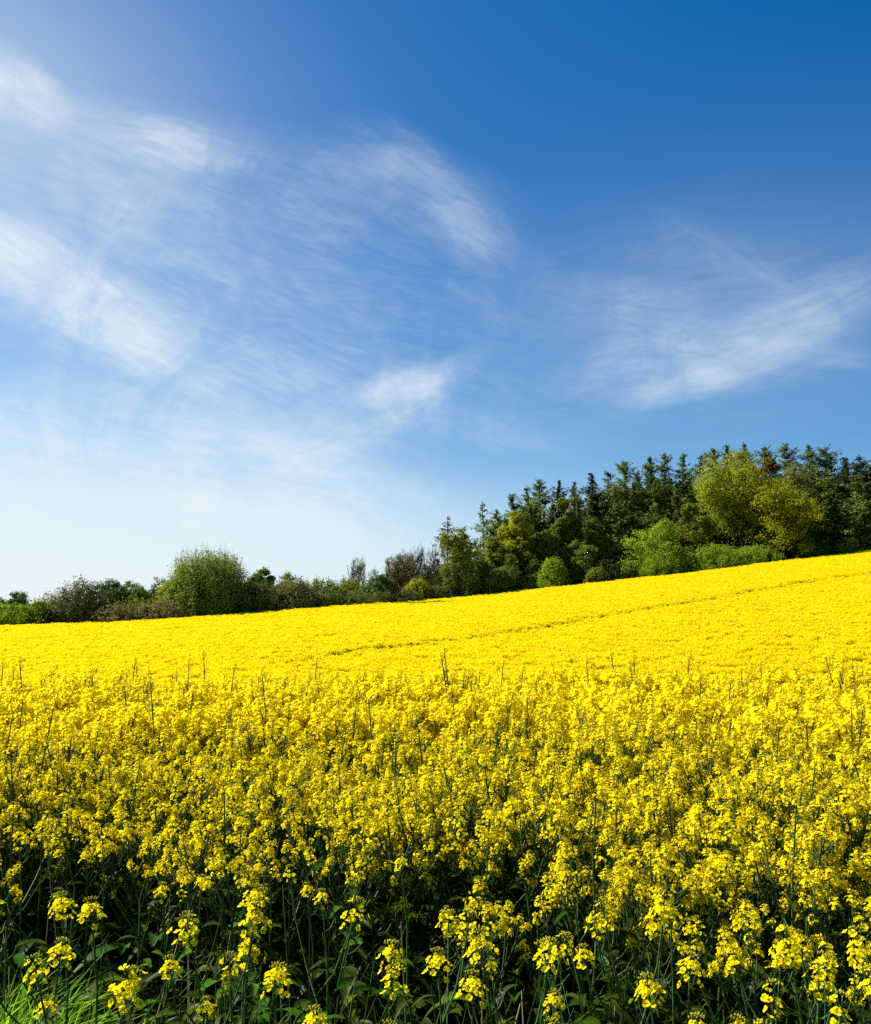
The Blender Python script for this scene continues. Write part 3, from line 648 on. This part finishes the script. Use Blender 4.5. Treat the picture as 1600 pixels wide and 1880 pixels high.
def conifer(r, h, w, cb=.35, dens=1.0, droop=.25, gap=.0, leaf=.50):
    tr, cr = MB(), MB(); b = r.normal(0, .012 * h, 2); nz = 9; t = np.linspace(0, 1, nz)
    P = np.stack([b[0] * np.sin(t * 3), b[1] * np.sin(t * 2.5), t * h], -1); P[:, :2] -= P[0, :2]; tube(tr, P, np.linspace(h * .014 + .05, .03, nz), 5)
    z = h * cb; th0 = r.uniform(0, 6.28); tipz = r.uniform(.8, 1.25)
    while z < h * .985:
        q = (z / h - cb) / (1 - cb); prof = min(1, 1.2 * (1 - q) ** (1.0 * tipz)) * min(1, .6 + 2 * q) + .06; nb = int(r.integers(5, 9))
        for i in range(nb):
            if r.random() < max(gap, .18): continue
            L = max(.25, w / 2 * prof * r.uniform(.4, 1.5) * (1 + .25 * math.sin(z * 1.3 + th0))); th = r.uniform(0, 6.28); d = np.array([math.cos(th), math.sin(th), 0])
            o = np.array([np.interp(z, P[:, 2], P[:, 0]), np.interp(z, P[:, 2], P[:, 1]), z + r.normal(0, .12)]); rise = .75 * q + r.normal(.05, .14)
            s_ = np.linspace(0, 1, 4)[:, None]; Q = o + d * L * s_ + np.array([0, 0, 1]) * L * (rise * s_ - droop * s_ ** 2 + .12 * s_ ** 4); tube(tr, Q, np.linspace(.045, .015, 4), 3)
            n = int(max(5, 11 * L * dens)); u_ = r.uniform(.12, 1.05, n)[:, None]; side = np.array([-d[1], d[0], 0])
            C = o + d * L * u_ + np.array([0, 0, 1]) * L * (rise * u_ - droop * u_ ** 2 + .12 * u_ ** 4) + side * r.normal(0, .20, (n, 1)) * L * (1.1 - u_ * .6) + r.normal(0, .06, (n, 3)) * [1, 1, 2.3] - np.array([0, 0, .12])
            cards(cr, C, leaf, leaf * .5, d * .5 + np.array([0, 0, -.55]), .6, 0, r, (C - P[-1] * .5) * [1, 1, .4] + np.array([0, 0, 1.0]))
        z += r.uniform(.30, .55) * (1 + gap)
    C = np.stack([r.normal(P[-1][0], .08, 10), r.normal(P[-1][1], .08, 10), r.uniform(h * .955, h * 1.0, 10)], -1); cards(cr, C, .35, .14, [0, 0, 1.2], .5, 0, r)
    return tr, cr

NAMES = {'b': ('bush', 'bush'), 'r': ('bush', 'bush'), 't': ('tree', 'tree'), 'n': ('bare_tree', 'tree'), 'c': ('conifer', 'conifer')}
def plant_tree(i, kind, px, top, wpx, dY, tint, label, group=None, bark='bark', **kw):
    wpx = wpx * (1.35 if kind in 'rb' and px < 680 and px != 384 else 1.0); Y = float(edge_D(ray(px, 1100)[0])) + dY; q = at(px, top, Y); g = gz(q[0], Y); h = q[2] - g; w = wpx * Y / FPX; r = np.random.default_rng(1000 + i)
    f = {'b': brushy, 'r': broadleaf, 't': broadleaf, 'n': bare, 'c': conifer}[kind]
    if kind == 'r': kw = dict(dict(cb=.02, lobes=13, leaf=.24, bush=True), **kw)
    tr, cr = f(r, h, w, **kw); nm, cat = NAMES[kind]; t = empty(nm, (q[0], Y, g - .05), 0); tag(t, label, cat, group)
    bush = kind in 'br'; tr.build('stems' if bush else 'trunk', MATS[bark], t)
    if cr.V: cr.build('foliage' if bush else 'crown', MATS['leaf_' + tint], t)

HG, WG, WB = 'bushes in the hedge at the left', 'trees at the front of the wood', 'bushes along the foot of the wood'
CG = 'conifers along the skyline of the wood'
T = [
 # hedge on the left
 ('r', 32, 1087, 66, 14, 'deep_green', 'dark green rounded bush at the far left end of the hedge', HG, {}),
 ('r', 18, 1117, 86, 3, 'bright', 'low bright green bush at the left frame edge against the crop', HG, {}),
 ('r', 82, 1108, 80, 4, 'bright', 'low fresh green bush left of the dark brown thorn', HG, {}),
 ('b', 98, 1087, 84, 10, 'olive', 'sloping olive bush behind the low fresh green one', HG, dict(per=40)),
 ('b', 155, 1063, 98, 4, 'dark_brown', 'dark brown almost leafless thorn bush in the left hedge', HG, dict(stems=170, per=95, bark='bark_dark')),
 ('r', 203, 1066, 72, 12, 'deep_green', 'dark green bush just right of the dark brown thorn', HG, {}),
 ('r', 243, 1068, 60, 14, 'deep_green', 'dull green bush behind the middle of the tan scrub', HG, {}),
 ('r', 283, 1066, 72, 11, 'deep_green', 'dark green bush above the right end of the tan scrub', HG, {}),
 ('b', 222, 1106, 100, 2, 'tan', 'low tan leafless scrub beside the dark brown thorn', HG, dict(stems=150, per=90, bark='bark_tan')),
 ('b', 300, 1104, 96, 2, 'tan', 'low tan leafless scrub reaching the tall willow', HG, dict(stems=150, per=90, bark='bark_tan')),
 ('r', 326, 1068, 64, 7, 'yellow_green', 'yellow green bush tucked against the left side of the willow', HG, {}),
 ('b', 384, 1012, 160, 4, 'willow', 'tall rounded willow bush with fine upright twigs, highest in the left hedge', HG, dict(stems=420, per=125, leaf=.23, flat=1.6)),
 ('r', 462, 1056, 52, 12, 'ivy', 'dark bush filling the gap right of the willow', HG, {}),
 ('t', 485, 1041, 50, 15, 'mid', 'small leafy tree with knobbly fresh shoots rising behind the hedge', HG, dict(cb=.35, lobes=8, dens=.7)),
 ('r', 528, 1056, 54, 17, 'mid', 'fresh green bush behind the hedge right of the small leafy tree', HG, {}),
 ('b', 476, 1068, 92, 3, 'brown', 'brown olive bush at the right foot of the willow', HG, dict(stems=170, per=95)),
 ('b', 540, 1060, 80, 3, 'grey_green', 'greyish olive round bush in the middle of the right-hand hedge', HG, dict(stems=170, per=95)),
 ('b', 594, 1061, 74, 8, 'olive', 'olive green bush right of the greyish round one', HG, dict(stems=150, per=95)),
 ('b', 644, 1060, 66, 11, 'olive', 'olive green bush left of the slender bare tree', HG, dict(stems=150, per=95)),
 ('b', 610, 1078, 66, 2.5, 'brown', 'brown bush in front of the two olive bushes', HG, dict(stems=150, per=95)),
 ('b', 650, 1084, 78, 1.5, 'brown', 'low reddish brown bush at the right end of the hedge where the crop opens', HG, dict(stems=180, per=36)),
 # bare trees and the left end of the wood
 ('n', 659, 1021, 36, 16, 'grey_green', 'slender bare tree standing alone above the right end of the hedge', None, dict(bark='bark_grey', bud=1)),
 ('r', 695, 1052, 52, 6, 'deep_green', 'dark green bush under the slender bare tree', WB, {}),
 ('n', 716, 1013, 84, 3, 'grey_green', 'spreading bare tree forking low at the left end of the wood', 'bare trees at the left end of the wood', dict(forks=4, bud=1)),
 ('n', 738, 1004, 46, 13, 'grey_green', 'thin bare tree just behind the low-forking one', 'bare trees at the left end of the wood', dict(bark='bark_grey')),
 ('n', 757, 995, 42, 16, 'grey_green', 'tallest dark bare tree between the thin ones', 'bare trees at the left end of the wood', dict(bark='bark_dark')),
 ('n', 778, 1003, 46, 14, 'grey_green', 'bare tree above the yellow green bush', 'bare trees at the left end of the wood', dict(bark='bark_grey')),
 ('n', 800, 990, 46, 18, 'grey_green', 'bare tree under the drooping gappy conifer', 'bare trees at the left end of the wood', dict(bark='bark_grey')),
 ('b', 765, 1061, 66, 3, 'yellow_green', 'low yellow green bush glowing under the bare trees', WB, dict(stems=140, per=95)),
 ('b', 700, 1086, 56, 2, 'brown', 'low brown bush at the left corner of the deeper field edge', WB, dict(stems=120, per=90)),
 ('b', 748, 1084, 70, 1.5, 'dark_brown', 'low dark brown scrub below the yellow green bush', WB, dict(stems=120, per=90)),
 ('b', 803, 1076, 50, 2, 'brown', 'brown scrub at the foot of the half-bare olive tree', WB, dict(stems=120, per=90)),
 ('c', 822, 947, 84, 16, 'conifer', 'gappy conifer with long drooping branches above the bare trees', CG, dict(gap=.45, cb=.3, droop=.35, dens=.9)),
 ('c', 885, 921, 72, 22, 'conifer', 'thin gappy conifer with flat branches standing clear against the sky', CG, dict(gap=.45, cb=.3, dens=.9)),
 ('t', 842, 962, 98, 3, 'olive', 'half-bare olive tree with visible upright limbs at the left of the wood', WG, dict(cb=.06, lobes=13, open_=.35, forks=4, dens=1.0)),
 ('r', 886, 1028, 62, 4, 'ivy', 'dark rounded bush right of the half-bare olive tree', WB, {}),
 ('t', 945, 931, 74, 9, 'yellow_green', 'tall yellow green tree rising to the left skyline of the wood', WG, dict(cb=.2, lobes=11)),
 ('t', 908, 984, 60, 7, 'olive', 'olive tree between the half-bare tree and the tall yellow green one', WG, dict(cb=.1)),
 ('r', 936, 1016, 58, 2, 'ivy', 'dark ivy-clad lumpy bush below the tall yellow green tree', WB, {}),
 ('r', 908, 1048, 40, 1.5, 'mid', 'lighter green bush at the crop edge below the olive tree', WB, {}),
 ('t', 1006, 970, 74, 8, 'ivy', 'dark round-headed tree above the bright round bush', WG, dict(cb=.1)),
 ('t', 966, 984, 62, 7, 'olive', 'olive tree left of the dark round-headed one', WG, dict(cb=.1)),
 ('r', 971, 1065, 30, 1, 'mid', 'small green bush left of the bright round one at the crop edge', WB, {}),
 ('b', 1016, 1022, 58, 1.5, 'bright', 'bright light green round bush at the crop edge, ball shaped', WB, dict(stems=160, per=95)),
 ('r', 979, 1027, 36, 4, 'mid', 'narrow green bush close behind the ball-shaped one', WB, {}),
 ('t', 1040, 907, 62, 14, 'olive', 'tall pale olive tree among the dark conifers', WG, dict(cb=.25, lobes=11)),
 ('t', 1068, 998, 84, 6, 'mid', 'dark green bushy tree right of the ball-shaped bush', WG, dict(cb=.06)),
 ('b', 1096, 1040, 46, 1, 'olive', 'small dull green bush alone in the dark foot of the wood', WB, dict(stems=110, per=95)),
 ('t', 1092, 950, 62, 12, 'mid', 'mid green tree behind the bushy one, in front of conifer trunks', WG, dict(cb=.2)),
 ('t', 1204, 962, 122, 5, 'bright', 'lumpy yellow green tree rising behind a rounded bright bush', WG, dict(cb=.05, lobes=11)),
 ('b', 1221, 1006, 92, 1.5, 'bright', 'rounded bright green bush in front of the lumpy tree', WB, dict(stems=190, per=95)),
 ('t', 1274, 917, 86, 9, 'olive', 'olive green tree left of the large yellow oak', WG, dict(cb=.1, lobes=11)),
 ('b', 1312, 998, 128, 1.5, 'bright', 'wide bright green bush under the large yellow oak', WB, dict(stems=230, per=95)),
 ('b', 1388, 1000, 110, 2.5, 'bright', 'bright green bush right of the wide one, under the forked oak', WB, dict(stems=200, per=95)),
 ('t', 1350, 838, 172, 10, 'oak', 'large yellow olive oak in new leaf reaching the skyline', WG, dict(cb=.28, lobes=17, dens=1.05, leaf=.34)),
 ('t', 1411, 831, 64, 15, 'rust', 'rust tinted tree top right of the large yellow oak', WG, dict(cb=.4)),
 ('t', 1452, 850, 108, 13, 'grey_green', 'greyish brown tree coming into leaf behind the forked oak', WG, dict(cb=.3, lobes=11, open_=.2)),
 ('t', 1435, 888, 166, 4, 'yellow_green', 'yellow oak with dark limbs fanning from a low fork', WG, dict(cb=.12, lobes=18, leaf=.32, forks=3, dens=.95)),
 ('r', 1416, 1004, 44, 1, 'olive', 'small olive bush below the fork of the oak', WB, {}),
 ('r', 1482, 985, 78, 3, 'mid', 'dark green bush at the right foot of the forked oak', WB, {}),
 ('r', 1560, 992, 66, 1.5, 'mid', 'low green bush at the crop edge near the right frame edge', WB, {}),
]
CON = [
 (912, 934, 46, 16, 'larch', 'short conifer left of the tall yellow green tree'), (942, 907, 52, 22, 'conifer', 'conifer crown just above the tall yellow green tree'),
 (967, 894, 50, 26, 'conifer', 'blunt conifer third along the rising skyline'), (991, 880, 56, 24, 'larch', 'bluish conifer with spreading tip left of a dark spire'),
 (1027, 881, 38, 22, 'dark_conifer', 'narrow black-green spire above the pale olive tree'), (1055, 884, 46, 26, 'conifer', 'conifer between the narrow dark spire and the dark lumpy one'),
 (1087, 867, 44, 24, 'dark_conifer', 'dark lumpy-topped conifer on the middle skyline'), (1116, 866, 52, 28, 'conifer', 'conifer right of the dark lumpy-topped one'),
 (1146, 846, 60, 24, 'larch', 'tall conifer with broad ragged top, first high peak of the wood'), (1171, 862, 46, 28, 'conifer', 'lower conifer between two high peaks'),
 (1193, 836, 58, 24, 'larch', 'tall pointed conifer right of the first high peak'), (1221, 830, 54, 26, 'conifer', 'open-branched conifer next to the tall pointed one'),
 (1255, 830, 54, 24, 'larch', 'straight conifer above the dull olive tree left of the oak'), (1287, 834, 50, 28, 'conifer', 'conifer left of the large yellow oak, a little lower'),
 (1309, 823, 58, 22, 'larch', 'broad ragged conifer behind the left side of the large yellow oak'), (1335, 813, 46, 28, 'conifer', 'leaning-tipped conifer above the large yellow oak'),
 (1366, 811, 56, 26, 'larch', 'highest conifer of the wood, above the large yellow oak'), (1405, 816, 50, 26, 'conifer', 'conifer tip showing above the rust tinted tree'),
 (1441, 814, 56, 27, 'larch', 'conifer behind the greyish brown tree'), (1484, 816, 58, 24, 'larch', 'pointed conifer right of the greyish brown tree'),
 (1513, 820, 64, 22, 'larch', 'broad conifer left of the black-green pair'), (1552, 839, 46, 26, 'dark_conifer', 'left one of the black-green pair of conifers near the right edge'),
 (1578, 835, 56, 24, 'dark_conifer', 'right one of the black-green pair of conifers near the right edge'), (1602, 852, 54, 28, 'conifer', 'conifer cut by the right frame edge'),
 (1572, 872, 100, 9, 'conifer', 'big dark conifer branched to the ground at the right edge'), (1536, 905, 64, 13, 'conifer', 'shaded conifer left of the big dark one at the right edge'),
 (1640, 860, 96, 12, 'conifer', 'conifer just outside the right frame edge'),
]
INNER = [(930, 950, 50, 30), (975, 925, 56, 17), (1015, 925, 50, 20), (1062, 915, 56, 18), (1085, 905, 56, 16), (1128, 892, 62, 15), (1163, 884, 60, 14), (1204, 880, 62, 15), (1240, 882, 58, 16), (1290, 880, 60, 18), (1320, 880, 60, 20), (1390, 870, 60, 20), (1490, 868, 66, 15), (1520, 880, 60, 17), (1680, 850, 80, 16), (1700, 880, 90, 8)]
i = 0
for kind, px, top, w, dY, lf, lab, grp, kw in T:
    plant_tree(i, kind, px, top, w, dY, lf, lab, grp, **kw); i += 1
for px, top, w, dY, lf, lab in CON:
    w = w * 1.8 if w < 70 else w
    low = px in (1572, 1640); plant_tree(i, 'c', px, top, w, dY, lf, lab, CG, bark='bark_dark', cb=.04 if low else .30, dens=1.15); i += 1
for j in range(46):
    px = 700 + 24 * j; sky_y = np.interp(px, [700, 800, 900, 1000, 1150, 1300, 1450, 1600, 1800], [1040, 1020, 975, 915, 870, 855, 850, 865, 860])
    INNER.append((px + float(rg.normal(0, 6)), float(sky_y + rg.uniform(4, 34)), 115, float(rg.uniform(30, 46))))
for px, top, w, dY in INNER:
    plant_tree(i, 'c', px, top, w, dY, 'conifer', 'dark conifer inside the wood, below the skyline and behind the leafy front trees', 'dark conifers inside the wood', bark='bark_dark', cb=.12, dens=1.1); i += 1
# thicket under the trees: reads as one dark mass
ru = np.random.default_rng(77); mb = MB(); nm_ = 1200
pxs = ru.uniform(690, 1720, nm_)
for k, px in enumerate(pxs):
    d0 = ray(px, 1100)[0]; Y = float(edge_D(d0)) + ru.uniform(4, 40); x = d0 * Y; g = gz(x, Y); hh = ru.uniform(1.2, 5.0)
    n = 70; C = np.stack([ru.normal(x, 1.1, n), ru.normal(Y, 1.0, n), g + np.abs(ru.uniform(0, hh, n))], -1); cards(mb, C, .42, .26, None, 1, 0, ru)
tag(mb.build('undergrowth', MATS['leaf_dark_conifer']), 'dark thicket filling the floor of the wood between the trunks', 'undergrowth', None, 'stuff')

mb = MB()
for px in ru.uniform(-60, 690, 620):
    d0 = ray(px, 1100)[0]; Y = float(edge_D(d0)) + ru.uniform(3, 16); x = d0 * Y; g = gz(x, Y); n = 60
    C = np.stack([ru.normal(x, .9, n), ru.normal(Y, .8, n), g + ru.uniform(0, ru.uniform(1.6, 3.6), n)], -1); cards(mb, C, .30, .18, None, 1, 0, ru)
tag(mb.build('undergrowth', MATS['leaf_olive']), 'low brambles filling the bottom of the hedge at the left', 'undergrowth', None, 'stuff')
